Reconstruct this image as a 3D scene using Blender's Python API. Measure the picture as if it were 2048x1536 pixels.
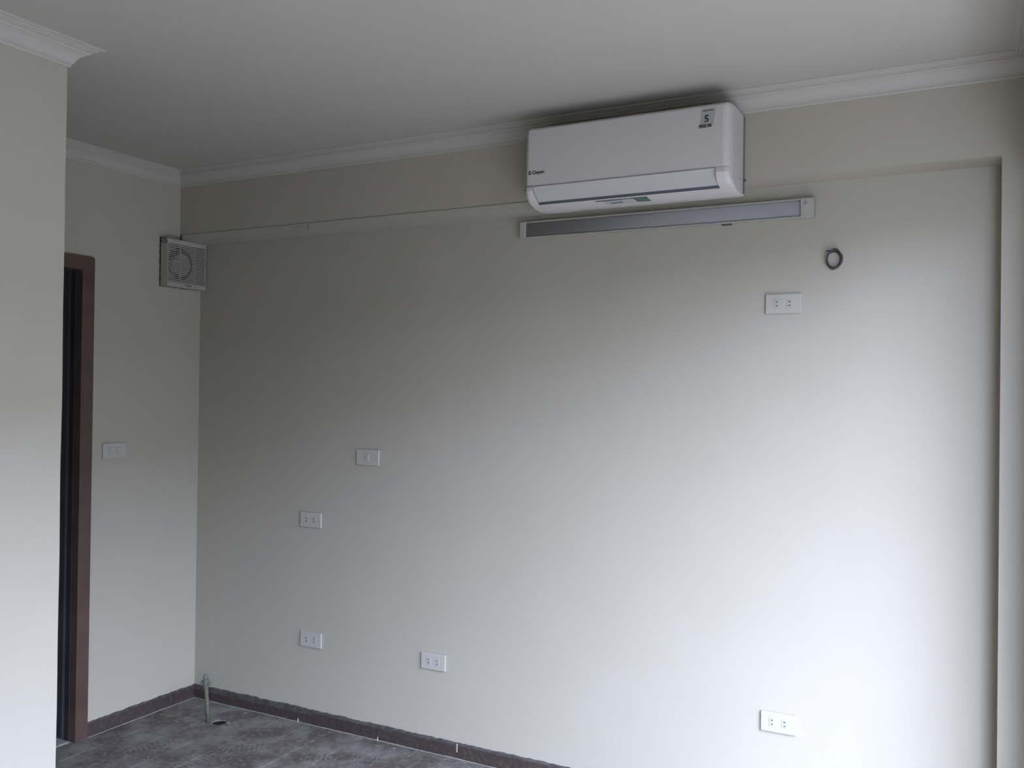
import bpy, bmesh, math, random
from mathutils import Vector, Matrix

random.seed(7)
SC = bpy.context.scene
COL = SC.collection
for o in list(bpy.data.objects):
    bpy.data.objects.remove(o, do_unlink=True)

# ------------------------------------------------------------------ camera
F_PX, YAW, PITCH, ROLL = 1812.035, 27.80607, 0.4498, 0.72403
CAM = Vector((3.45651, -3.23921, 1.52457))
y_, p_, r_ = map(math.radians, (YAW, PITCH, ROLL))
fwd = Vector((-math.sin(y_) * math.cos(p_), math.cos(y_) * math.cos(p_), math.sin(p_)))
rt = Vector((math.cos(y_), math.sin(y_), 0))
up = rt.cross(fwd)
rt2 = math.cos(r_) * rt + math.sin(r_) * up
up2 = -math.sin(r_) * rt + math.cos(r_) * up
cd = bpy.data.cameras.new('camera')
cam = bpy.data.objects.new('camera', cd)
COL.objects.link(cam)
M = Matrix((rt2, up2, -fwd)).transposed().to_4x4()
M.translation = CAM
cam.matrix_world = M
cd.sensor_fit = 'HORIZONTAL'
cd.sensor_width = 36.0
cd.lens = 36.0 * F_PX / 2048.0
cd.clip_start = 0.02
SC.camera = cam

# ------------------------------------------------------------------ view, world and daylight
vs = SC.view_settings
vs.view_transform = 'Standard'
vs.look = 'None'
vs.gamma = 1.0
vs.use_curve_mapping = False
vs.exposure = 0.0
SKY_STRENGTH = 46
w = bpy.data.worlds.new('overcast_sky')
SC.world = w
w.use_nodes = True
nt = w.node_tree
nt.nodes.clear()
wo = nt.nodes.new('ShaderNodeOutputWorld')
bg = nt.nodes.new('ShaderNodeBackground')
tc = nt.nodes.new('ShaderNodeTexCoord')
sx = nt.nodes.new('ShaderNodeSeparateXYZ')
cr = nt.nodes.new('ShaderNodeValToRGB')
nt.links.new(tc.outputs['Generated'], sx.inputs[0])
nt.links.new(sx.outputs['Z'], cr.inputs[0])
nt.links.new(cr.outputs[0], bg.inputs[0])
nt.links.new(bg.outputs[0], wo.inputs[0])
SKY = (0.80, 0.905, 1.33)
el = cr.color_ramp.elements
el[0].position = 0.0
el[0].color = (SKY[0] * .33, SKY[1] * .33, SKY[2] * .33, 1)
el[1].position = 1.0
el[1].color = (SKY[0], SKY[1], SKY[2], 1)
bg.inputs[1].default_value = SKY_STRENGTH

# room measures (metres): back wall y=0, left wall x=0, floor z=0
XR, YR, ZC = 3.586, -5.6, 2.548          # right wall, rear wall, ceiling
DB, ZB = 0.1332, 2.2561                  # projection and underside of the beam
XPIL = 3.4842                            # left arris of the pillar
XP, YP = 0.9888, -1.4605                 # partition block
OY0, OY1, OZ = -3.95, -0.39, 2.16        # balcony opening in the right wall
WT = 0.20

# sky portal in the balcony opening (only guides sampling of the sky)
pl = bpy.data.lights.new('sky_portal', 'AREA')
pl.shape = 'RECTANGLE'
pl.size = OY1 - OY0
pl.size_y = OZ
pl.cycles.is_portal = True
plo = bpy.data.objects.new('sky_portal', pl)
COL.objects.link(plo)
plo.matrix_world = Matrix.Translation((XR + WT + .01, (OY0 + OY1) / 2, OZ / 2)) @ \
    Matrix(((0, 0, 1), (1, 0, 0), (0, 1, 0))).to_4x4()

# ------------------------------------------------------------------ helpers
def mat(name, col, rough=.6, col2=None, scale=6., bump=0., bscale=60., spec=.5, metal=0., detail=4.):
    m = bpy.data.materials.new(name)
    m.use_nodes = True
    n = m.node_tree
    b = n.nodes['Principled BSDF']
    b.inputs['Base Color'].default_value = (*col, 1)
    b.inputs['Roughness'].default_value = rough
    b.inputs['Specular IOR Level'].default_value = spec
    b.inputs['Metallic'].default_value = metal
    t = n.nodes.new('ShaderNodeTexCoord')
    if col2:
        ns = n.nodes.new('ShaderNodeTexNoise')
        ns.inputs['Scale'].default_value = scale
        ns.inputs['Detail'].default_value = detail
        n.links.new(t.outputs['Object'], ns.inputs[0])
        r = n.nodes.new('ShaderNodeValToRGB')
        r.color_ramp.elements[0].position = .35
        r.color_ramp.elements[1].position = .65
        r.color_ramp.elements[0].color = (*col, 1)
        r.color_ramp.elements[1].color = (*col2, 1)
        n.links.new(ns.outputs[0], r.inputs[0])
        n.links.new(r.outputs[0], b.inputs['Base Color'])
    if bump:
        nb = n.nodes.new('ShaderNodeTexNoise')
        nb.inputs['Scale'].default_value = bscale
        nb.inputs['Detail'].default_value = 3
        n.links.new(t.outputs['Object'], nb.inputs[0])
        bp = n.nodes.new('ShaderNodeBump')
        bp.inputs['Strength'].default_value = bump
        bp.inputs['Distance'].default_value = .002
        n.links.new(nb.outputs[0], bp.inputs['Height'])
        n.links.new(bp.outputs[0], b.inputs['Normal'])
    return m


def link(o, parent=None):
    COL.objects.link(o)
    if parent is not None:
        o.parent = parent
    return o


def wloc(o):
    v = Vector((0, 0, 0))
    while o is not None:
        v += o.location
        o = o.parent
    return v


def obj(name, bm, m, parent=None, smooth=False, kind=None, label=None, world=True):
    """link a bmesh as one mesh object; vertices are given in world space unless world=False"""
    if parent is not None and world:
        d = wloc(parent)
        for v in bm.verts:
            v.co -= d
    bmesh.ops.recalc_face_normals(bm, faces=bm.faces)
    me = bpy.data.meshes.new(name)
    bm.to_mesh(me)
    bm.free()
    if smooth:
        for p in me.polygons:
            p.use_smooth = True
    me.materials.append(m)
    o = bpy.data.objects.new(name, me)
    link(o, parent)
    if kind:
        o['kind'] = kind
    if label:
        o['label'] = label
    return o


def thing(name, label, cat, loc, rotz=0., group=None):
    o = bpy.data.objects.new(name, None)
    o.empty_display_size = .05
    o.location = loc
    o.rotation_euler = (0, 0, rotz)
    o['label'] = label
    o['category'] = cat
    if group:
        o['group'] = group
    return link(o)


def copy_tree(o, parent=None):
    c = o.copy()
    COL.objects.link(c)
    c.parent = parent
    for ch in list(o.children):
        copy_tree(ch, c)
    return c


def add_box(bm, x0, x1, y0, y1, z0, z1, bev=0., seg=2):
    vs_ = [bm.verts.new((x, y, z)) for x in (x0, x1) for y in (y0, y1) for z in (z0, z1)]
    q = [(0, 1, 3, 2), (4, 6, 7, 5), (0, 4, 5, 1), (2, 3, 7, 6), (0, 2, 6, 4), (1, 5, 7, 3)]
    fs = [bm.faces.new([vs_[i] for i in f]) for f in q]
    if bev:
        es = list({e for f in fs for e in f.edges})
        bmesh.ops.bevel(bm, geom=es, offset=bev, segments=seg, affect='EDGES', profile=.6)


def box(x0, x1, y0, y1, z0, z1, bev=0., seg=2):
    bm = bmesh.new()
    add_box(bm, x0, x1, y0, y1, z0, z1, bev, seg)
    return bm


def add_tube(bm, pts, r, n=10, cap=True, radii=None):
    pts = [Vector(p) for p in pts]
    rings = []
    ref = None
    for i, p in enumerate(pts):
        if i == 0:
            t = pts[1] - pts[0]
        elif i == len(pts) - 1:
            t = pts[-1] - pts[-2]
        else:
            t = pts[i + 1] - pts[i - 1]
        t.normalize()
        if ref is None:
            ref = Vector((0, 0, 1)) if abs(t.z) < .9 else Vector((1, 0, 0))
        a = ref - t * ref.dot(t)
        a.normalize()
        ref = a
        b = t.cross(a)
        rr = radii[i] if radii else r
        rings.append([bm.verts.new(p + (a * math.cos(2 * math.pi * k / n) + b * math.sin(2 * math.pi * k / n)) * rr)
                      for k in range(n)])
    for i in range(len(rings) - 1):
        for k in range(n):
            bm.faces.new([rings[i][k], rings[i][(k + 1) % n], rings[i + 1][(k + 1) % n], rings[i + 1][k]])
    if cap:
        bm.faces.new(rings[0][::-1])
        bm.faces.new(rings[-1])


def add_loft(bm, sections, close_ends=True):
    """sections: list of equal-length closed loops of points"""
    rows = [[bm.verts.new(p) for p in s] for s in sections]
    n = len(rows[0])
    for i in range(len(rows) - 1):
        for k in range(n):
            bm.faces.new([rows[i][k], rows[i][(k + 1) % n], rows[i + 1][(k + 1) % n], rows[i + 1][k]])
    if close_ends:
        bm.faces.new(rows[0][::-1])
        bm.faces.new(rows[-1])


def add_plate_hole(bm, x0, x1, y0, y1, z0, z1, hx, hy, hr, n=20, jag=0., seed=1):
    """box with a round (or slightly ragged) hole straight through it"""
    rnd = random.Random(seed)
    rad = [hr * (1 + jag * (rnd.random() - .5)) for _ in range(n)]
    outer = [(x0, y0), (x1, y0), (x1, y1), (x0, y1)]
    inner = [(hx + rad[k] * math.cos(2 * math.pi * k / n), hy + rad[k] * math.sin(2 * math.pi * k / n)) for k in range(n)]
    loops = []
    for z in (z0, z1):
        lo = [bm.verts.new((x, y, z)) for x, y in outer]
        li = [bm.verts.new((x, y, z)) for x, y in inner]
        es = [bm.edges.new((lo[k], lo[(k + 1) % 4])) for k in range(4)]
        es += [bm.edges.new((li[k], li[(k + 1) % n])) for k in range(n)]
        bmesh.ops.triangle_fill(bm, use_beauty=True, use_dissolve=False, edges=es)
        loops.append((lo, li))
    for j, c in ((0, 4), (1, n)):
        a, b = loops[0][j], loops[1][j]
        for k in range(c):
            bm.faces.new([a[k], a[(k + 1) % c], b[(k + 1) % c], b[k]])


def disc_bm(c, axis, r, t, n=28):
    bm = bmesh.new()
    a = Vector(axis).normalized()
    add_tube(bm, [Vector(c), Vector(c) + a * t], r, n)
    return bm


def text_bm(s, size, origin, ux, uy, shear=0., ext=.0004, align='LEFT', bold=0.):
    """lettering as raised mesh; ux, uy are the writing directions in world space"""
    cu = bpy.data.curves.new('t', 'FONT')
    cu.body = s
    cu.size = size
    cu.shear = shear
    cu.extrude = ext
    cu.offset = bold
    cu.align_x = align
    to = bpy.data.objects.new('t', cu)
    COL.objects.link(to)
    dg = bpy.context.evaluated_depsgraph_get()
    me = bpy.data.meshes.new_from_object(to.evaluated_get(dg))
    bm = bmesh.new()
    bm.from_mesh(me)
    bpy.data.objects.remove(to, do_unlink=True)
    bpy.data.meshes.remove(me)
    bpy.data.curves.remove(cu)
    ux = Vector(ux).normalized()
    uy = Vector(uy).normalized()
    uz = ux.cross(uy)
    o = Vector(origin)
    for v in bm.verts:
        v.co = o + ux * v.co.x + uy * v.co.y + uz * v.co.z
    return bm


# ------------------------------------------------------------------ materials
M_WALL = mat('cream_wall_paint', (.352, .326, .246), .6, (.361, .335, .255), 3., .12, 180., spec=.3)
M_CEIL = mat('white_ceiling_paint', (.37, .349, .286), .7, (.378, .357, .295), 2., .08, 150., spec=.2)
M_CORN = mat('white_plaster_cornice', (.375, .355, .292), .5, None, bump=.05, spec=.3)
M_PLAS = mat('white_plastic', (.385, .367, .298), .3)
M_AC = mat('white_ac_plastic', (.475, .450, .402), .45, spec=.35)
M_AC2 = mat('white_ac_trim', (.405, .385, .345), .55, spec=.3)
M_BLACK = mat('black_cavity', (.012, .012, .013), .8)
M_DARKP = mat('dark_grey_plastic', (.06, .06, .065), .5)
M_INK = mat('black_ink', (.02, .02, .025), .5)
M_FAN = mat('fan_white_plastic', (.34, .325, .26), .5, (.31, .297, .235), 18.)
M_DIFF = mat('milky_diffuser', (.27, .262, .245), .5, spec=.3)
M_LAMP = mat('lamp_white_metal', (.34, .325, .262), .5)
M_TRUNK = mat('cream_duct', (.36, .34, .272), .4, None, bump=.03)
M_PPR = mat('green_pipe_plastic', (.075, .082, .044), .65, (.105, .108, .068), 40., detail=3, spec=.25)
M_FIT = mat('dusty_green_fitting', (.085, .092, .058), .7, (.145, .145, .11), 60., spec=.2)
M_PVC = mat('drain_pipe_plastic', (.012, .012, .013), .8, spec=.1)
M_WOOD = mat('brown_door_wood', (.088, .054, .038), .42, (.068, .041, .029), 9., .1, 80.)
M_LEAF = mat('dark_door_wood', (.034, .030, .030), .55, (.026, .023, .023), 9., spec=.25)
M_WIRE_R = mat('maroon_wire', (.085, .032, .032), .5)
M_WIRE_B = mat('black_wire', (.035, .03, .035), .5)
M_MORTAR = mat('grey_mortar', (.072, .067, .056), .9, (.036, .032, .027), 35., .5, 90.)
M_GROUT = mat('light_grout', (.22, .205, .165), .9, (.155, .145, .118), 30.)
M_STK = mat('grey_sticker', (.33, .33, .29), .5)
M_STK2 = mat('white_sticker', (.33, .355, .325), .5)
M_GREEN = mat('green_sticker', (.05, .10, .058), .6, (.085, .14, .09), 120.)
M_MAR = mat('maroon_print', (.10, .06, .075), .5)
M_EXT = mat('exterior_render', (.42, .41, .39), .8, (.38, .37, .35), 1.)
M_OPP = mat('opposite_facade', (.075, .075, .07), .9, (.055, .055, .05), .3)
M_BALC = mat('balcony_tile', (.27, .25, .21), .7, (.24, .22, .185), 5.)


def floor_tile_material():
    """dark wood-brown tiles under dry cement dust, with paint flecks and boot tread prints"""
    m = mat('dusty_brown_tile', (.14, .12, .112), .75)
    n = m.node_tree
    b = n.nodes['Principled BSDF']
    L = n.links.new
    g = n.nodes.new('ShaderNodeNewGeometry')
    pos = g.outputs['Position']

    def math_(op, a, b_=None, c=None):
        q = n.nodes.new('ShaderNodeMath')
        q.operation = op
        for i, v in enumerate((a, b_, c)):
            if v is None:
                continue
            if isinstance(v, (int, float)):
                q.inputs[i].default_value = v
            else:
                L(v, q.inputs[i])
        return q.outputs[0]

    def noise(scale, detail=4., rough=.5):
        q = n.nodes.new('ShaderNodeTexNoise')
        q.inputs['Scale'].default_value = scale
        q.inputs['Detail'].default_value = detail
        q.inputs['Roughness'].default_value = rough
        L(pos, q.inputs[0])
        return q.outputs[0]

    def ramp(v, p0, p1):
        q = n.nodes.new('ShaderNodeMapRange')
        q.inputs['From Min'].default_value = p0
        q.inputs['From Max'].default_value = p1
        L(v, q.inputs['Value'])
        return q.outputs[0]

    def mix(f, a, c):
        q = n.nodes.new('ShaderNodeMix')
        q.data_type = 'RGBA'
        L(f, q.inputs[0])
        for i, v in ((6, a), (7, c)):
            if isinstance(v, tuple):
                q.inputs[i].default_value = (*v, 1)
            else:
                L(v, q.inputs[i])
        return q.outputs[2]

    sep = n.nodes.new('ShaderNodeSeparateXYZ')
    L(pos, sep.inputs[0])
    X, Y = sep.outputs[0], sep.outputs[1]
    base = mix(ramp(noise(5.5, 6, .6), .42, .62), (.070, .058, .046), (.158, .150, .123))
    base = mix(math_('MULTIPLY', ramp(noise(42., 6, .65), .5, .72), .7), base, (.225, .215, .178))
    base = mix(math_('MULTIPLY', ramp(noise(24., 3, .5), .58, .7), .6), base, (.062, .050, .040))
    # boot prints: centre, direction, half length, half width
    tot = None
    for (cx, cy, ang, hl, hw) in ((.315, -.55, 62, .13, .038), (.66, -.36, 40, .12, .04), (.99, -.29, 30, .12, .036),
                                  (1.22, -.20, 10, .12, .035), (.60, -.55, 80, .13, .04), (.93, -.52, 15, .13, .04)):
        a = math.radians(ang)
        dx = math_('SUBTRACT', X, cx)
        dy = math_('SUBTRACT', Y, cy)
        u = math_('ADD', math_('MULTIPLY', dx, math.cos(a)), math_('MULTIPLY', dy, math.sin(a)))
        v = math_('SUBTRACT', math_('MULTIPLY', dy, math.cos(a)), math_('MULTIPLY', dx, math.sin(a)))
        e = math_('ADD', math_('POWER', math_('DIVIDE', u, hl), 2.), math_('POWER', math_('ABSOLUTE', math_('DIVIDE', v, hw)), 2.))
        inside = math_('LESS_THAN', e, 1.)
        bars = math_('GREATER_THAN', math_('SINE', math_('MULTIPLY', u, 2 * math.pi / .021)), -.1)
        gap = math_('GREATER_THAN', math_('ABSOLUTE', v), .004)
        t_ = math_('MULTIPLY', math_('MULTIPLY', inside, bars), gap)
        tot = t_ if tot is None else math_('MAXIMUM', tot, t_)
    worn = ramp(noise(30., 3), .38, .56)
    base = mix(math_('MULTIPLY', math_('MULTIPLY', tot, worn), .75), base, (.056, .047, .041))
    # paint and plaster flecks
    vo = n.nodes.new('ShaderNodeTexVoronoi')
    vo.inputs['Scale'].default_value = 17.
    L(pos, vo.inputs['Vector'])
    fl = math_('LESS_THAN', vo.outputs['Distance'], .075)
    base = mix(math_('MULTIPLY', fl, ramp(noise(9., 2), .5, .58)), base, (.40, .39, .36))
    L(base, b.inputs['Base Color'])
    bp = n.nodes.new('ShaderNodeBump')
    bp.inputs['Strength'].default_value = .35
    bp.inputs['Distance'].default_value = .002
    L(noise(70., 4), bp.inputs['Height'])
    L(bp.outputs[0], b.inputs['Normal'])
    return m


M_TILE = floor_tile_material()


def skirting_material():
    m = mat('brown_skirting_tile', (.105, .085, .076), .55)
    n = m.node_tree
    b = n.nodes['Principled BSDF']
    t = n.nodes.new('ShaderNodeTexCoord')
    ns = n.nodes.new('ShaderNodeTexNoise')
    ns.inputs['Scale'].default_value = 60.
    ns.inputs['Detail'].default_value = 8.
    n.links.new(t.outputs['Object'], ns.inputs[0])
    r = n.nodes.new('ShaderNodeValToRGB')
    r.color_ramp.elements[0].position = .5
    r.color_ramp.elements[0].color = (.040, .029, .022, 1)
    r.color_ramp.elements[1].position = .75
    r.color_ramp.elements[1].color = (.072, .060, .048, 1)
    n.links.new(ns.outputs[0], r.inputs[0])
    n.links.new(r.outputs[0], b.inputs['Base Color'])
    return m


M_SKIRT = skirting_material()

# ------------------------------------------------------------------ structure: floor with its tiles
DRX, DRY, DRR = .362, -.192, .034
bm = bmesh.new()
add_plate_hole(bm, -.12, XR + WT, YR - .15, .15, -.16, -.0035, DRX, DRY, .031, 20)
floor = obj('floor', bm, M_GROUT, kind='structure')
TWD, TLN, GAP = .15, .60, .0028
X0 = -.02
NAMES = 0
i = 0
while X0 + i * TWD < XR + WT:
    xa, xb = X0 + i * TWD, X0 + (i + 1) * TWD
    off = (-.233, -.44, -.236)[i % 3] if i % 3 else -.233
    off = {4: -.233, 5: -.442, 8: -.236}.get(i, (-.233, -.43, -.03, -.33)[i % 4])
    ys = off + TLN * 2
    while ys > YR - .1:
        ya, yb = ys - TLN, ys
        a0, a1 = max(xa + GAP / 2, 0.0005), min(xb - GAP / 2, XR + WT)
        b0, b1 = max(ya + GAP / 2, YR), min(yb - GAP / 2, -.0005)
        ys -= TLN
        if b1 - b0 < .01 or a1 - a0 < .01:
            continue
        if a1 <= XP and b1 <= YP:
            continue
        if a0 < DRX < a1 and b0 < DRY < b1:
            bm = bmesh.new()
            add_plate_hole(bm, a0, a1, b0, b1, -.0125, 0, DRX, DRY, DRR, 22, .22, 5)
        else:
            dz = random.uniform(-.0004, .0002)
            bm = box(a0, a1, b0, b1, -.0125, dz, .0008, 1)
        obj('tile', bm, M_TILE, floor)
    i += 1

# drain stub in the hole
bm = bmesh.new()
n = 24
for r0, r1 in ((.0308, .0285),):
    pts_o = [(DRX + r0 * math.cos(2 * math.pi * k / n), DRY + r0 * math.sin(2 * math.pi * k / n)) for k in range(n)]
    pts_i = [(DRX + r1 * math.cos(2 * math.pi * k / n), DRY + r1 * math.sin(2 * math.pi * k / n)) for k in range(n)]
    vo = [[bm.verts.new((x, y, z)) for x, y in pts_o] for z in (-.14, -.006)]
    vi = [[bm.verts.new((x, y, z)) for x, y in pts_i] for z in (-.14, -.006)]
    for k in range(n):
        k2 = (k + 1) % n
        bm.faces.new([vo[0][k], vo[0][k2], vo[1][k2], vo[1][k]])
        bm.faces.new([vi[0][k2], vi[0][k], vi[1][k], vi[1][k2]])
        bm.faces.new([vo[1][k], vo[1][k2], vi[1][k2], vi[1][k]])
        bm.faces.new([vi[0][k], vi[0][k2], vo[0][k2], vo[0][k]])
drain = obj('drain_pipe', bm, M_PVC, floor)
obj('drain_bottom', disc_bm((DRX, DRY, -.139), (0, 0, 1), .0284, .002), M_BLACK, floor)
# crumbs of mortar around the hole
for (x, y, s) in ((.415, -.186, .012), (.402, -.176, .007), (.318, -.238, .006), (.425, -.194, .006), (.335, -.165, .006)):
    bm = bmesh.new()
    bmesh.ops.create_icosphere(bm, subdivisions=1, radius=s)
    for v in bm.verts:
        v.co = Vector((v.co.x * random.uniform(.8, 1.3) + x, v.co.y * random.uniform(.6, 1.1) + y, abs(v.co.z) * .55 * random.uniform(.7, 1.1)))
    obj('mortar_crumb', bm, M_GROUT, floor)

# ------------------------------------------------------------------ walls and ceiling
wall_back = obj('wall_back', box(-.12, XR + WT, 0, .15, -.16, ZC + .15), M_WALL, kind='structure')
bm = box(0, XPIL, -DB, .0, ZB, ZC)
beam = obj('beam', bm, M_WALL, wall_back)
bm = box(XPIL, XR, -DB, .0, 0, ZC, .0)
pillar = obj('pillar', bm, M_WALL, wall_back)

# left wall with door opening
DY1, DY0, DZT = -.612, -1.40, 2.076      # rough opening
bm = bmesh.new()
add_box(bm, -.12, 0, DY1, 0, -.16, ZC + .15)
add_box(bm, -.12, 0, YR - .15, DY0, -.16, ZC + .15)
add_box(bm, -.12, 0, DY0, DY1, DZT, ZC + .15)
wall_left = obj('wall_left', bm, M_WALL, kind='structure')

# partition block: arris slightly wavy like hand-plastered render
bm = bmesh.new()
add_box(bm, .0, XP, YR, YP, 0, ZC)
bmesh.ops.bisect_plane(bm, geom=bm.verts[:] + bm.edges[:] + bm.faces[:], plane_co=(0, 0, .5), plane_no=(0, 0, 1))
for z in [k * .12 + .3 for k in range(18)]:
    bmesh.ops.bisect_plane(bm, geom=bm.verts[:] + bm.edges[:] + bm.faces[:], plane_co=(0, 0, z), plane_no=(0, 0, 1))
for v in bm.verts:
    if v.co.x > XP - .01 and v.co.y > YP - .01 and .05 < v.co.z < 2.4:
        v.co.x += math.sin(v.co.z * 9.1) * .0006
        v.co.y += math.sin(v.co.z * 13.7) * .0009
wall_partition = obj('wall_partition', bm, M_WALL, kind='structure')

# right wall with the balcony opening
bm = bmesh.new()
add_box(bm, XR, XR + WT, OY1, 0, -.16, ZC + .15)
add_box(bm, XR, XR + WT, YR - .15, OY0, -.16, ZC + .15)
add_box(bm, XR, XR + WT, OY0, OY1, OZ, ZC + .15)
wall_right = obj('wall_right', bm, M_WALL, kind='structure')
wall_rear = obj('wall_rear', box(-.12, XR + WT, YR - .15, YR, -.16, ZC + .15), M_WALL, kind='structure')
ceiling = obj('ceiling', box(0, XR, YR, 0, ZC, ZC + .12), M_CEIL, kind='structure')

# balcony outside (never in view, shapes the daylight)
obj('balcony_floor', box(XR + WT, XR + WT + 1.15, -4.6, .6, -.2, -.03), M_BALC, kind='structure')
obj('balcony_canopy', box(XR + WT, XR + WT + .30, -4.6, .6, 2.30, 2.44), M_EXT, kind='structure')
obj('building_opposite', box(16, 24, -10, 34, -12, 5.2), M_OPP, kind='structure')
obj('added_low_block', box(16.3, 24, -60, -10.05, -12, 3.45), M_OPP, kind='structure')  # added unseen block, kept low so more sky reaches the back wall
obj('street_ground', box(3.9, 60, -40, 40, -12.3, -12.0), M_OPP, kind='structure')

# ------------------------------------------------------------------ cornices (swept profile, mitred)
PH, PW = .0638, .075
prof = [(0, 0), (.006, 0), (.0085, .004), (.0085, .009), (.013, .011), (.014, .015), (.017, .021), (.022, .0285),
        (.029, .0355), (.037, .0405), (.044, .043), (.0465, .0465), (.0465, .0495), (.052, .0495), (.053, .0535),
        (.059, .0535), (.061, .057), (.069, .057), (.0715, .0585), (.075, .0605), (.075, .0638), (0, .0638)]
loop = [(XR, -DB), (0, -DB), (0, YP), (XP, YP), (XP, YR), (XR, YR)]
nl = len(loop)


def mitre(i, off):
    p = Vector(loop[i])
    a = (p - Vector(loop[i - 1])).normalized()
    b = (Vector(loop[(i + 1) % nl]) - p).normalized()
    na, nb = Vector((-a.y, a.x)), Vector((-b.y, b.x))   # interior lies to the left of travel
    return p + (na + nb) * off / (1 + na.dot(nb))


for i in range(nl):
    j = (i + 1) % nl
    bm = bmesh.new()
    secs = []
    for k in (i, j):
        s = []
        for (o, z) in prof:
            q = mitre(k, o)
            s.append((q.x, q.y, ZC - PH + z))
        secs.append(s)
    add_loft(bm, secs)
    obj('trim_%d' % (i + 1), bm, M_CORN, kind='structure')

# ------------------------------------------------------------------ skirting tiles
def jag_strip(x0, x1, h, t, amp, seed, axis='x', step=.011):
    """upright strip with a ragged top edge, against y=0 (axis x) or x=0 (axis y)"""
    rnd = random.Random(seed)
    bm = bmesh.new()
    n = max(2, int((x1 - x0) / step))
    secs = []
    hh = 0.
    for k in range(n + 1):
        u = x0 + (x1 - x0) * k / n
        hh = hh * .6 + rnd.uniform(-amp, amp) * .7
        z = h + hh
        if axis == 'x':
            secs.append([(u, -.0003, 0.0003), (u, -t, 0.0003), (u, -t, z - .002), (u, -t + .002, z), (u, -.0003, z + amp * .5)])
        else:
            secs.append([(.0003, u, 0.0003), (t, u, 0.0003), (t, u, z - .002), (t - .002, u, z), (.0003, u, z + amp * .5)])
    add_loft(bm, secs)
    return bm


bb = bpy.data.objects.new('baseboard_back', None)
link(bb)
bb['kind'] = 'structure'
obj('mortar', jag_strip(.012, XPIL - .001, .0635, .0105, .0030, 3), M_MORTAR, bb)
edges = [.013, .763, 1.521, 2.28, 3.04, XPIL - .001]
for k in range(len(edges) - 1):
    g = .0028 if k != 1 else .0045
    obj('skirting_tile', jag_strip(edges[k] + .001, edges[k + 1] - g, (.044, .054, .057, .057, .057)[k], .0125, .0010, 20 + k), M_SKIRT, bb)
obj('filler_joint', box(1.5165, 1.5212, -.0130, -.0005, .028, .0625), M_CORN, bb)
obj('filler_joint', box(.7600, .7625, -.0120, -.0005, .040, .0600), M_MORTAR, bb)
for x, h in ((.672, .020), (1.118, .017)):
    bm = bmesh.new()
    add_tube(bm, [(x, -.0145, .001), (x, -.0135, h)], .001, 6, radii=[.0032, .0009])
    obj('filler_drip', bm, M_CORN, bb)
obj('floor_joint', jag_strip(.013, XPIL - .001, .0035, .0165, .0012, 44), M_GROUT, bb)

bl = bpy.data.objects.new('baseboard_left', None)
link(bl)
bl['kind'] = 'structure'
YF = -.607
obj('mortar', jag_strip(YF, -.0005, .0625, .0100, .0028, 9, 'y'), M_MORTAR, bl)
obj('skirting_tile', jag_strip(YF, -.0008, .0575, .0125, .0009, 12, 'y'), M_SKIRT, bl)
obj('floor_joint', jag_strip(YF, -.0005, .003, .0155, .0012, 45, 'y'), M_GROUT, bl)

# ------------------------------------------------------------------ door in the left wall
door = bpy.data.objects.new('door_1', None)
link(door)
door.location = (0, -1.0, 0)
door['kind'] = 'structure'
fw = .060
fy1, fy0, fz = -.607, -1.41, 2.083
bm = bmesh.new()
# architrave face: U shape with clipped top corners
c = .008
outer = [(fy1, 0), (fy1, fz - c), (fy1 - c, fz), (fy0 + c, fz), (fy0, fz - c), (fy0, 0)]
inner = [(fy1 - fw, 0), (fy1 - fw, fz - fw), (fy1 - fw, fz - fw), (fy0 + fw, fz - fw), (fy0 + fw, fz - fw), (fy0 + fw, 0)]
secs = []
for (o_, i_) in zip(outer, inner):
    secs.append([(0.0003, o_[0], o_[1]), (.012, o_[0], o_[1]), (.012, i_[0], i_[1]), (-.028, i_[0], i_[1]), (-.028, (o_[0] + i_[0]) / 2, (o_[1] + i_[1]) / 2), (.0003, (o_[0] + i_[0]) / 2, (o_[1] + i_[1]) / 2)])
add_loft(bm, secs)
bmesh.ops.remove_doubles(bm, verts=bm.verts, dist=1e-5)
obj('door_frame', bm, M_WOOD, door)
bm = bmesh.new()   # deep lining with a stop
for (a, b_) in ((-.625, -.6705), (fy0 + .0655, fy0 + .018)):
    add_box(bm, -.0565, -.0285, min(a, b_), max(a, b_), 0, fz - fw)
for (a, b_) in ((-.625, -.683), (fy0 + .077, fy0 + .018)):
    add_box(bm, -.119, -.057, min(a, b_), max(a, b_), 0, fz - fw)
add_box(bm, -.119, -.0285, fy0 + .02, -.63, fz - fw - .004, fz - fw + .03)
obj('door_lining', bm, M_LEAF, door)
leaf = obj('door_leaf', box(-.117, -.082, fy0 + .079, -.685, .012, fz - fw - .006, .002), M_LEAF, door)
for (za, zb2) in ((.2, .95), (1.1, 1.9)):
    obj('door_panel', box(-.083, -.078, fy0 + .18, -.79, za, zb2, .004), M_LEAF, door)
bm = bmesh.new()
add_tube(bm, [(-.080, -.735, 1.02), (-.045, -.735, 1.02), (-.042, -.75, 1.02), (-.042, -.85, 1.02)], .008, 12)
obj('door_handle', bm, mat('steel', (.5, .5, .5), .3, metal=1.), door, smooth=True)
obj('threshold', box(-.119, -.004, fy0 + .078, -.684, 0, .008, .002), M_GROUT, door)

# ------------------------------------------------------------------ air conditioner
AX0, AX1 = 1.960, 2.709
AY = -DB
ac = thing('air_conditioner', 'white wall-mounted split air conditioner above the batten light, with the number 5 sticker',
           'air conditioner', ((AX0 + AX1) / 2, AY - .01, 2.196))
FY = -.3345


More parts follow.
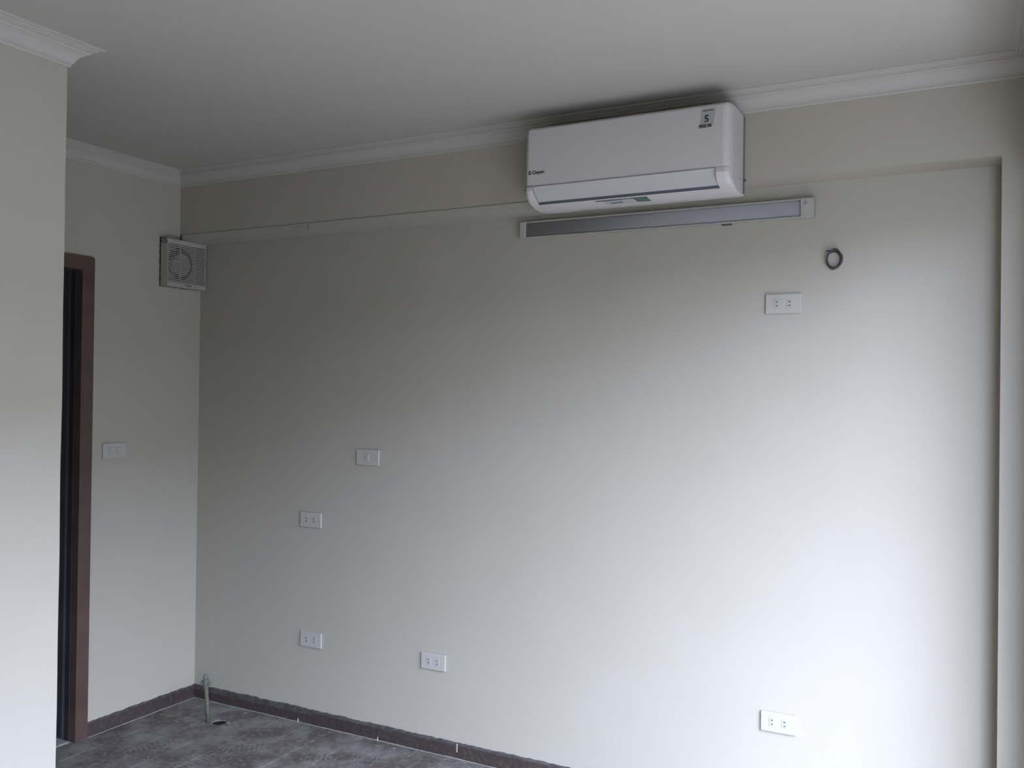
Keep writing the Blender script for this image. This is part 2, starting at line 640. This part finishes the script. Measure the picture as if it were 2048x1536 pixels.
def ac_profile(x, s, recess):
    """closed loop (y,z) of the body; s = 0..1 pulls the front edges in near the ends"""
    k = 1 - s
    top, bot = 2.4765 - .006 * s, 2.1945 + .004 * s
    P = [(AY - .001, bot + .006), (AY - .001, top), (-.250 + .02 * s, top + .0005), (-.312 + .026 * s, top - .0005),
         (-.3215 + .030 * s, top - .005 - .006 * s), (-.3245 + .032 * s, top - .014 - .01 * s), (-.330 + .034 * s, 2.38), (-.3320 + .034 * s, 2.2635)]
    lip = [(-.3350 + .034 * s, 2.2600), (-.3365 + .034 * s, 2.2440), (-.3280 + .034 * s, 2.2270), (-.3060 + .03 * s, 2.2125),
           (-.2830 + .02 * s, 2.2055), (-.2700 + .02 * s, 2.2030)]
    rec = [(-.3345, 2.2610), (-.3180, 2.2590), (-.3060, 2.2440), (-.2960, 2.2330), (-.2800, 2.2190), (-.2690, 2.2028)]
    P += rec if recess else lip
    P += [(-.235, 2.1965 + .004 * s), (-.205, 2.1935 + .005 * s), (-.185, bot)]
    return [(x, y, z) for y, z in P]


bm = bmesh.new()
st = []
for t in (0, .2, .45, .75, 1.0):                              # left end rounding
    st.append((AX0 + .020 * t, 1 - math.sqrt(max(0, 1 - (1 - t) ** 2)) if t < 1 else 0, False))
st.append((1.9935, 0, False))
st.append((1.9945, 0, True))
st.append((2.6620, 0, True))
st.append((2.6630, 0, False))
for t in (1.0, .75, .45, .2, 0):
    st.append((AX1 - .022 * t, 1 - math.sqrt(max(0, 1 - (1 - t) ** 2)) if t < 1 else 0, False))
add_loft(bm, [ac_profile(*q) for q in st])
body = obj('body', bm, M_AC, ac, smooth=False)
md = body.modifiers.new('b', 'BEVEL')
md.width = .0012
md.segments = 2
md.limit_method = 'ANGLE'
md.angle_limit = math.radians(50)
# front panel, separate skin 2.2 mm proud
bm = bmesh.new()
secs = []
fpz = [(2.4742, -.3155), (2.4715, -.3215), (2.4655, -.3257), (2.44, -.3280), (2.38, -.3318), (2.30, -.3345), (2.2655, -.3348), (2.2640, -.3335)]
for x, s in ((AX0 + .004, .9), (AX0 + .007, .45), (AX0 + .013, .12), (AX0 + .020, 0.), (2.684, 0.), (2.690, .06), (2.694, .22)):
    L_ = [(x, y + .026 * s, z - .004 * s) for z, y in fpz]
    B_ = [(x, y + .026 * s + .0045, z - .004 * s - (.004 if z > 2.47 else 0)) for z, y in fpz]
    secs.append(L_ + B_[::-1])
add_loft(bm, secs)
obj('front_panel', bm, M_AC, ac, smooth=False)
# louvre flap
bm = bmesh.new()
a, b_ = Vector((0, -.3350, 2.2585)), Vector((0, -.2835, 2.2132))
mid = (a + b_) / 2 + Vector((0, -.0018, -.0018))
secs = []
for x in (1.9975, 2.6598):
    secs.append([(x, a.y, a.z), (x, mid.y, mid.z), (x, b_.y, b_.z), (x, b_.y + .0022, b_.z + .0022), (x, mid.y + .003, mid.z + .003), (x, a.y + .003, a.z + .001)])
add_loft(bm, secs)
obj('louvre', bm, M_AC2, ac)
# dark sheet inside the outlet recess, shade put into its colour
bm = bmesh.new()
secs = []
for x in (1.9950, 2.6616):
    secs.append([(x, -.3172, 2.2583), (x, -.3052, 2.2432), (x, -.2792, 2.2182), (x, -.2702, 2.2060), (x, -.2722, 2.2052), (x, -.2812, 2.2165), (x, -.3075, 2.2418), (x, -.3195, 2.2573)])
add_loft(bm, secs)
obj('outlet_shade', bm, M_DARKP, ac)
# seam hook at the left end, seam on the right end
bm = bmesh.new()
add_tube(bm, [(1.9960, -.3360, 2.2625), (1.9730, -.3340, 2.2625), (1.9665, -.3300, 2.2590), (1.9640, -.3250, 2.2500), (1.9665, -.3255, 2.2440), (1.9640, -.3200, 2.2390)], .0009, 6)
obj('panel_seam', bm, M_DARKP, ac)
bm = bmesh.new()
add_tube(bm, [(1.9960, -.3351, 2.2622), (2.662, -.3351, 2.2622)], .0006, 6)
obj('panel_seam', bm, mat('seam_grey', (.30, .29, .30), .6), ac)
bm = bmesh.new()
add_box(bm, AX1 - .0003, AX1 + .0006, -.160, -.1345, 2.205, 2.470)
obj('side_gap', bm, mat('side_gap_grey', (.16, .15, .135), .6), ac)
bm = bmesh.new()
add_box(bm, AX1 - .001, AX1 + .0010, -.205, -.199, 2.2445, 2.2485)
obj('side_clip', bm, M_DARKP, ac)
# energy sticker with the 5
sl = obj('energy_sticker', box(2.6095, 2.6560, -.3352, -.3295, 2.398, 2.4590), M_STK, ac, label='grey rating sticker with a bold 5')
me = sl.data
def stick_y(z):   # front face of the panel at height z
    for (z1, y1), (z0, y0) in zip(fpz[:-1], fpz[1:]):
        if z0 <= z <= z1:
            return y0 + (y1 - y0) * (z - z0) / (z1 - z0)
    return fpz[0][1]
for v in me.vertices:
    w_ = v.co + wloc(sl)
    f = stick_y(w_.z)
    v.co.y = (f - .0006 if w_.y < -.333 else f + .001) - wloc(sl).y
    v.co.x += (w_.z - 2.4285) * .11
def sk(x, z):
    return x + (z - 2.4285) * .11
bm = text_bm('5', .034, (2.6205, stick_y(2.43) - .0012, 2.4130), (1, 0, 0), (.06, .02, 1), ext=.0003, bold=.0010)
obj('number', bm, M_INK, sl)
bars = [(2.6150, 2.6500, 2.4500, 2.4530, M_DARKP), (2.6080, 2.6350, 2.4045, 2.4068, M_MAR),
        (2.6075, 2.6330, 2.3995, 2.4030, M_INK), (2.6075, 2.6360, 2.3950, 2.3968, M_MAR), (2.6380, 2.6500, 2.3960, 2.4060, M_DARKP)]
for x0, x1, z0, z1, mm in bars:
    yb = stick_y((z0 + z1) / 2)
    obj('printed_bar', box(sk(x0, z0), sk(x1, z0), yb - .0014, yb + .001, z0, z1), mm, sl)
# maker's name with its round emblem
lz = 2.3050
ly = stick_y(lz) - .0004
bm = text_bm('Casper', .0170, (1.9945, ly, lz), (1, 0, 0), (0, 0, 1), shear=.35, ext=.0003, bold=.00035)
obj('logo_lettering', bm, M_INK, ac)
bm = bmesh.new()
ec = Vector((1.9868, ly, lz + .0050))
add_tube(bm, [ec + Vector((.0052 * math.cos(t_), 0, .0062 * math.sin(t_))) for t_ in [math.radians(a_) for a_ in range(35, 345, 14)]], .0011, 6)
add_tube(bm, [ec + Vector((.0024 * math.cos(t_), 0, .0030 * math.sin(t_))) for t_ in [math.radians(a_) for a_ in range(0, 330, 20)]], .0008, 6)
obj('logo_emblem', bm, M_INK, ac)
# stickers and slot under the louvre
def under(x, t_):        # t 0..1 from front to back along the lower slope
    return Vector((x, -.268 + .058 * t_, 2.2023 - .0088 * t_))
def under_plate(x0, x1, t0, t1, mm, name, lab=None, lift=.0008, sh=.0):
    bm = bmesh.new()
    s = []
    for x, q in ((x0, 0), (x1, 0)):
        A, B = under(x, t0), under(x, t1)
        B.x += sh
        s.append([A + Vector((0, 0, .001)), A + Vector((0, -.0002, -lift)), B + Vector((0, -.0002, -lift)), B + Vector((0, 0, .001))])
    add_loft(bm, s)
    return obj(name, bm, mm, ac, label=lab)
under_plate(2.213, 2.405, .02, .16, M_DARKP, 'slot')
under_plate(2.236, 2.345, .17, .80, M_STK2, 'sticker', 'pale sticker with printed lines', sh=.008)
under_plate(2.262, 2.305, .48, .62, M_DARKP, 'sticker_print', lift=.0013)
under_plate(2.312, 2.345, .10, .60, M_PLAS, 'display_window', lift=.0013)
under_plate(2.352, 2.402, .05, .75, M_GREEN, 'sticker', 'small green sticker', lift=.0013, sh=.006)

# ------------------------------------------------------------------ drain hose end beside the unit
hs = bmesh.new()
add_tube(hs, [(2.700, -.150, 2.2520), (2.712, -.153, 2.2520), (2.718, -.154, 2.2510)], .0035, 8)
o = obj('hose_end', hs, M_DARKP)
o['label'] = 'short dark stub poking out beside the lower right of the air conditioner'
o['category'] = 'hose'

# ------------------------------------------------------------------ duct along the underside of the beam
tr = thing('drain_duct', 'long cream plastic duct running under the beam from the left corner to the air conditioner',
           'duct', (1.0, -.07, 2.223))
obj('duct_section', box(.012, .7900, -DB - .0006, -.0008, 2.2235, 2.2552, .0012), M_TRUNK, tr)
obj('duct_section', box(.7920, 2.02, -DB - .0006, -.0008, 2.2237, 2.2550, .0012), M_TRUNK, tr)
obj('joint_gap', box(.7896, .7924, -DB - .0009, -.002, 2.2290, 2.2545), M_DARKP, tr)
obj('upper_gap', box(.0600, 2.00, -DB - .0010, -DB + .02, 2.2551, 2.2562), mat('crack_brown', (.10, .085, .07), .9), tr)
obj('screw', disc_bm((.742, -DB - .0018, 2.242), (0, 1, 0), .0028, .002, 10), M_DARKP, tr)
bm = bmesh.new()
add_box(bm, .0008, .0118, -DB + .002, -.01, 2.2262, 2.2545)
obj('end_gap', bm, mat('rust_brown', (.045, .028, .022), .9), tr)

# ------------------------------------------------------------------ batten light
bt = thing('batten_light', 'long white slim batten light on the wall under the air conditioner', 'light', (2.354, -.001, 2.1335))
bx0, bx1, bz0, bz1 = 1.787, 2.921, 2.1335, 2.2005
bm = bmesh.new()
secs = []
for x in (bx0 + .012, bx1 - .012):
    secs.append([(x, -.0006, bz0 + .002), (x, -.020, bz0), (x, -.0255, bz0 + .0005), (x, -.0255, bz0 + .0055), (x, -.019, bz0 + .0065),
                 (x, -.019, bz1 - .0055), (x, -.0250, bz1 - .0045), (x, -.0250, bz1 - .0005), (x, -.020, bz1), (x, -.0006, bz1 - .002)])
add_loft(bm, secs)
obj('housing', bm, M_LAMP, bt)
bm = bmesh.new()
secs = []
for x in (1.815, 2.877):
    s = [(x, -.0175, bz0 + .007)]
    for k in range(9):
        a_ = math.pi * k / 8
        s.append((x, -.0195 - .0032 * math.sin(a_), bz0 + .0345 - .0268 * math.cos(a_)))
    s.append((x, -.0175, bz1 - .006))
    secs.append(s)
add_loft(bm, secs)
obj('diffuser', bm, M_DIFF, bt, smooth=True)
obj('end_cap', box(bx0, 1.8150, -.0285, -.0006, bz0 - .0005, bz1 + .0005, .004), M_LAMP, bt)
cap = obj('end_cap', box(2.8750, bx1, -.0285, -.0006, bz0 - .0008, bz1 + .0008, .004), M_LAMP, bt)
obj('switch_knob', disc_bm((2.8915, -.0280, 2.1835), (0, -1, 0), .0062, .003, 16), mat('grey_knob', (.22, .22, .20), .5), cap)
bm = bmesh.new()
add_tube(bm, [(2.8870, -.0287, 2.176), (2.8875, -.0290, 2.163), (2.8905, -.0290, 2.156), (2.8945, -.0290, 2.155), (2.8958, -.0290, 2.163), (2.8955, -.0287, 2.176)], .0009, 6)
obj('switch_outline', bm, mat('grey_line', (.40, .40, .38), .5), cap)
obj('mounting_clip', box(2.598, 2.634, -.014, -.0006, bz0 - .0035, bz0 + .002, .001), M_DARKP, bt)

# ------------------------------------------------------------------ socket and switch plates
def plate_root(name, label, cat, loc, rotz=0., group=None):
    t = thing(name, label, cat, loc, rotz, group)
    obj('cover_plate', box(-.0605, .0605, -.009, -.0003, -.0345, .0345, .0026, 3), M_PLAS, t, world=False)
    return t


SOCK = 'double socket plates on the back wall'
sock = plate_root('wall_socket', '', 'socket', (2.817, 0, 1.841), 0, SOCK)
for sx_ in (-.0215, .0215):
    ins = obj('socket_insert', box(sx_ - .0105, sx_ + .0105, -.0102, -.008, -.0155, .0155, .0012), mat('socket_insert_grey', (.365, .35, .29), .4), sock, world=False)
    for sz in (-.0068, .0068):
        obj('pin_hole', box(sx_ - .0034, sx_ + .0034, -.0107, -.010, sz - .0020, sz + .0020, .0004, 1), M_DARKP, ins, world=False)
spots = [(2.817, 0, 1.841), (2.815, 0, .3825), (.7235, 0, .926), (.7340, 0, .3825), (1.3935, 0, .3820)]
labels = [
    'white double socket plate high on the back wall, below the dark wire coil',
    'white double socket plate low at the far right of the back wall',
    'white double socket plate at mid height, below the single switch plate',
    'white double socket plate near the floor, the one closest to the green pipe stub',
    'white double socket plate near the floor, second from the left corner',
]
for k, (loc, lab) in enumerate(zip(spots, labels)):
    t = sock if k == 0 else copy_tree(sock)
    t.location = loc
    t['label'] = lab
sw = plate_root('light_switch', 'white switch plate with one small rocker on the dim back wall', 'switch', (1.0385, 0, 1.225))
obj('rocker', box(-.0105, .0105, -.0125, -.008, -.0150, .0150, .0025), M_PLAS, sw, world=False)
sw2 = plate_root('light_switch', 'white switch plate with two small rockers on the left wall beside the door', 'switch', (0, -.4885, 1.237), math.radians(90))
for q in (-.0215, .0195):
    rk = obj('rocker', box(q - .0090, q + .0090, -.0115, -.008, -.0150, .0150, .002), M_PLAS, sw2, world=False)
    obj('rocker_gap', box(q - .0100, q + .0100, -.00945, -.0088, -.0162, .0160), mat('gap_grey', (.25, .25, .25), .6), sw2, world=False)

# ------------------------------------------------------------------ coil of loose wires
rc = Vector((2.985, -.006, 1.9870))
wc = thing('wire_coil', 'small ring of dark maroon and black wires coming out of the wall', 'wires', (rc.x, 0, rc.z))
rnd = random.Random(4)
for k in range(5):
    ph = rnd.uniform(0, 6.28)
    rx, rz = .0235 + rnd.uniform(-.0022, .0022), .0300 + rnd.uniform(-.0022, .0022)
    dx, dz, dy = rnd.uniform(-.0018, .0018), rnd.uniform(-.0018, .0018), -.004 * k - .002
    pts = []
    for a_ in range(0, 335, 12):
        t_ = math.radians(a_) + ph
        wv = 1 + .05 * math.sin(3 * t_ + k)
        pts.append((rc.x + dx + rx * wv * math.cos(t_), dy - .002 * math.sin(2 * t_ + k) - .002, rc.z + dz + rz * wv * math.sin(t_)))
    bm = bmesh.new()
    add_tube(bm, pts, .0021, 8)
    obj('wire', bm, M_WIRE_R if k % 2 else M_WIRE_B, wc, smooth=True, label='maroon wire' if k % 2 else 'black wire')
bm = bmesh.new()
add_tube(bm, [(rc.x + .002, -.0005, rc.z + .031), (rc.x + .001, -.010, rc.z + .036), (rc.x - .010, -.014, rc.z + .028), (rc.x - .026, -.010, rc.z + .0300)], .002, 8)
obj('wire', bm, M_WIRE_B, wc, smooth=True, label='black wire')
bm = bmesh.new()
add_tube(bm, [(rc.x - .012, -.010, rc.z - .026), (rc.x - .006, -.011, rc.z - .034), (rc.x - .003, -.010, rc.z - .0355)], .0026, 8)
obj('wire', bm, M_WIRE_R, wc, smooth=True, label='maroon wire')
obj('wall_hole', disc_bm((rc.x + .002, -.0012, rc.z + .031), (0, 1, 0), .0065, .001, 12), M_BLACK, wc)

# ------------------------------------------------------------------ exhaust fan on the left wall
FY0, FY1, FZ0, FZ1, FX = -.2490, -.0145, 1.9985, 2.2215, .050
fan = thing('exhaust_fan', 'square white exhaust fan with slatted grille, high in the left corner', 'fan', (0, (FY0 + FY1) / 2, FZ0))
bm = bmesh.new()
fb = .0155
add_box(bm, .0035, FX, FY0, FY0 + .004, FZ0, FZ1)
add_box(bm, .0035, FX, FY1 - .004, FY1, FZ0, FZ1)
add_box(bm, .0035, FX, FY0 + .004, FY1 - .004, FZ1 - .022, FZ1)
add_box(bm, .0035, FX, FY0 + .004, FY1 - .004, FZ0, FZ0 + .021)
obj('housing', bm, M_FAN, fan)
fc = Vector((0, -.168, 2.1100))
# baffle behind the slats with the round mouth
bm = bmesh.new()
n = 40
oy0, oy1, oz0, oz1 = FY0 + .004, FY1 - .004, FZ0 + .021, FZ1 - .022
outer = [(oy0, oz0), (oy1, oz0), (oy1, oz1), (oy0, oz1)]
inner = [(fc.y + .0765 * math.cos(2 * math.pi * k / n), fc.z + .0765 * math.sin(2 * math.pi * k / n)) for k in range(n)]
lp = []
for x in (.0385, .0405):
    lo = [bm.verts.new((x, a_, b2)) for a_, b2 in outer]
    li = [bm.verts.new((x, a_, b2)) for a_, b2 in inner]
    es = [bm.edges.new((lo[k], lo[(k + 1) % 4])) for k in range(4)] + [bm.edges.new((li[k], li[(k + 1) % n])) for k in range(n)]
    bmesh.ops.triangle_fill(bm, use_beauty=True, use_dissolve=False, edges=es)
    lp.append((lo, li))
for j, cn in ((0, 4), (1, n)):
    for k in range(cn):
        bm.faces.new([lp[0][j][k], lp[0][j][(k + 1) % cn], lp[1][j][(k + 1) % cn], lp[1][j][k]])
obj('baffle', bm, mat('fan_inner_shade_grey', (.15, .143, .115), .7), fan)  # darker than the casing, painting in the shade between the slats
obj('back_cavity', disc_bm((.004, fc.y, fc.z), (1, 0, 0), .0765, .002, 40), M_BLACK, fan)
obj('hub', disc_bm((.010, fc.y + .012, fc.z - .002), (1, 0, 0), .0520, .0300, 36), mat('fan_hub_grey', (.22, .21, .17), .6), fan)
for k in range(5):
    a0 = 2 * math.pi * k / 5 + .5
    bm = bmesh.new()
    secs = []
    for r0 in (.048, .062, .073):
        s = []
        for da, dx in ((-.22, .012), (.22, .022)):
            s.append((dx, fc.y + r0 * math.cos(a0 + da), fc.z + r0 * math.sin(a0 + da)))
        s += [(p[0] + .0015, p[1], p[2]) for p in s[::-1]]
        secs.append(s)
    add_loft(bm, secs)
    obj('blade', bm, M_DARKP, fan)
ns_ = 20
z0s, z1s = FZ0 + .022, FZ1 - .0235
first = None
for k in range(ns_):
    zc = z0s + (z1s - z0s) * (k + .5) / ns_
    if first is None:
        bm = bmesh.new()
        h = .0046
        L2 = []
        for y in (FY0 + .0035, FY1 - .0035):
            L2.append([(FX - .0005, y, zc - h / 2), (FX + .0003, y, zc + .0006), (FX - .0005, y, zc + h / 2), (FX - .0022, y, zc + h / 2 + .0004), (FX - .0022, y, zc - h / 2 + .0004)])
        L2 = [[(p[0], p[1], p[2]) for p in q] for q in L2]
        add_loft(bm, L2)
        first = obj('slat', bm, M_FAN, fan)
        zf = zc
    else:
        c2 = first.copy()
        COL.objects.link(c2)
        c2.parent = fan
        c2.location.z = zc - zf
for yv in (-.1725, -.0875):
    obj('mullion', box(FX - .006, FX + .0010, yv - .0014, yv + .0014, z0s - .002, z1s + .002), M_FAN, fan)
# makers mark: small triangle and lettering on the lower rail
bm = bmesh.new()
add_loft(bm, [[(FX + .0001, -.1420, 2.0065), (FX + .0001, -.1340, 2.0065), (FX + .0001, -.1380, 2.0140)],
              [(FX + .0008, -.1420, 2.0065), (FX + .0008, -.1340, 2.0065), (FX + .0008, -.1380, 2.0140)]])
obj('brand_mark', bm, M_INK, fan)
bm = text_bm('Roman', .0098, (FX + .0003, -.1305, 2.0065), (0, 1, 0), (0, 0, 1), ext=.0003, bold=.0003)
obj('brand_lettering', bm, M_INK, fan)
# ragged black sheet painting the darkness of the chipped wall hole round the casing
bm = bmesh.new()
rnd = random.Random(11)
ring = []
def edge_pts(y0, z0, y1, z1, n_, am):
    return [(y0 + (y1 - y0) * k / n_ + rnd.uniform(-am, am), z0 + (z1 - z0) * k / n_ + rnd.uniform(-am, am)) for k in range(n_)]
ring += edge_pts(FY0 - .003, FZ0 - .0015, FY1 - .002, FZ0 - .001, 18, .0012)
ring += edge_pts(FY1 - .002, FZ0, FY1 - .002, FZ1 - .002, 6, .0004)
ring += edge_pts(FY1 - .002, FZ1 + .0005, FY0 - .004, FZ1 + .001, 14, .0006)
ring += edge_pts(FY0 - .0045, FZ1 + .004, FY0 - .0035, FZ0 - .002, 22, .0015)
add_loft(bm, [[(.0006, a_, b2) for a_, b2 in ring], [(.0034, a_, b2) for a_, b2 in ring]])
obj('wall_hole_shade', bm, M_BLACK, fan)
bm = bmesh.new()
add_tube(bm, [(.004, FY0 - .006, FZ1 + .012), (.010, FY0 - .004, FZ1 + .006), (.020, FY0 - .001, FZ1 - .002), (.034, FY0 - .003, FZ1 - .004), (.044, FY0 - .003, FZ1 - .012),
              (.040, FY0 - .003, FZ1 - .022), (.026, FY0 - .003, FZ1 - .020), (.016, FY0 - .004, FZ1 - .010), (.006, FY0 - .005, FZ1 - .022)], .0019, 8)
obj('power_wire', bm, mat('dark_blue_wire', (.05, .05, .06), .5), fan, smooth=True)
bm = bmesh.new()
add_tube(bm, [(.003, FY0 - .006, 2.020), (.008, FY0 - .005, 2.026), (.013, FY0 - .003, 2.030), (.012, FY0 - .003, 2.035)], .0017, 8)
obj('wire_end', bm, M_DARKP, fan, smooth=True)

# ------------------------------------------------------------------ capped green pipe stub
pb = Vector((.3235, -.2200, 0))
pt = Vector((.3060, -.2200, .186))
ps = thing('water_pipe_stub', 'short leaning green water pipe with capped fitting rising from the floor corner', 'pipe', (pb.x, pb.y, 0))
d = (pt - pb).normalized()
bm = bmesh.new()
add_tube(bm, [pb + d * .0002, pb + d * .06, pb + d * .12, pt], .0092, 16)
obj('pipe', bm, M_PPR, ps, smooth=True)
bm = bmesh.new()
q = pt - d * .032
pts = [q + d * t_ for t_ in (0, .002, .012, .014, .028, .030, .040, .042)]
add_tube(bm, pts, .01, 18, radii=[.0105, .0120, .0125, .0140, .0140, .0135, .0135, .0100])
obj('fitting', bm, M_FIT, ps)
bm = bmesh.new()       # side outlet of the elbow
s0 = pt - d * .012 + Vector((-.004, -.004, 0))
add_tube(bm, [s0, s0 + Vector((-.016, -.006, .001)), s0 + Vector((-.0165, -.0062, .001))], .01, 16, radii=[.0115, .0115, .0088])
obj('side_outlet', bm, M_FIT, ps)
bm = bmesh.new()
s1 = pt - d * .010 + Vector((.004, .003, 0))
add_tube(bm, [s1, s1 + Vector((.0135, .003, .001)), s1 + Vector((.014, .003, .001))], .01, 16, radii=[.0105, .0105, .008])
obj('side_outlet', bm, M_FIT, ps)
bm = bmesh.new()
q = pt + d * .0098
add_tube(bm, [q, q + d * .003, q + d * .0035, q + d * .016, q + d * .020], .008, 12, radii=[.0075, .0080, .0100, .0100, .0080])
obj('plug', bm, mat('dusty_grey_plug', (.12, .12, .10), .8, (.17, .165, .14), 60., spec=.2), ps)
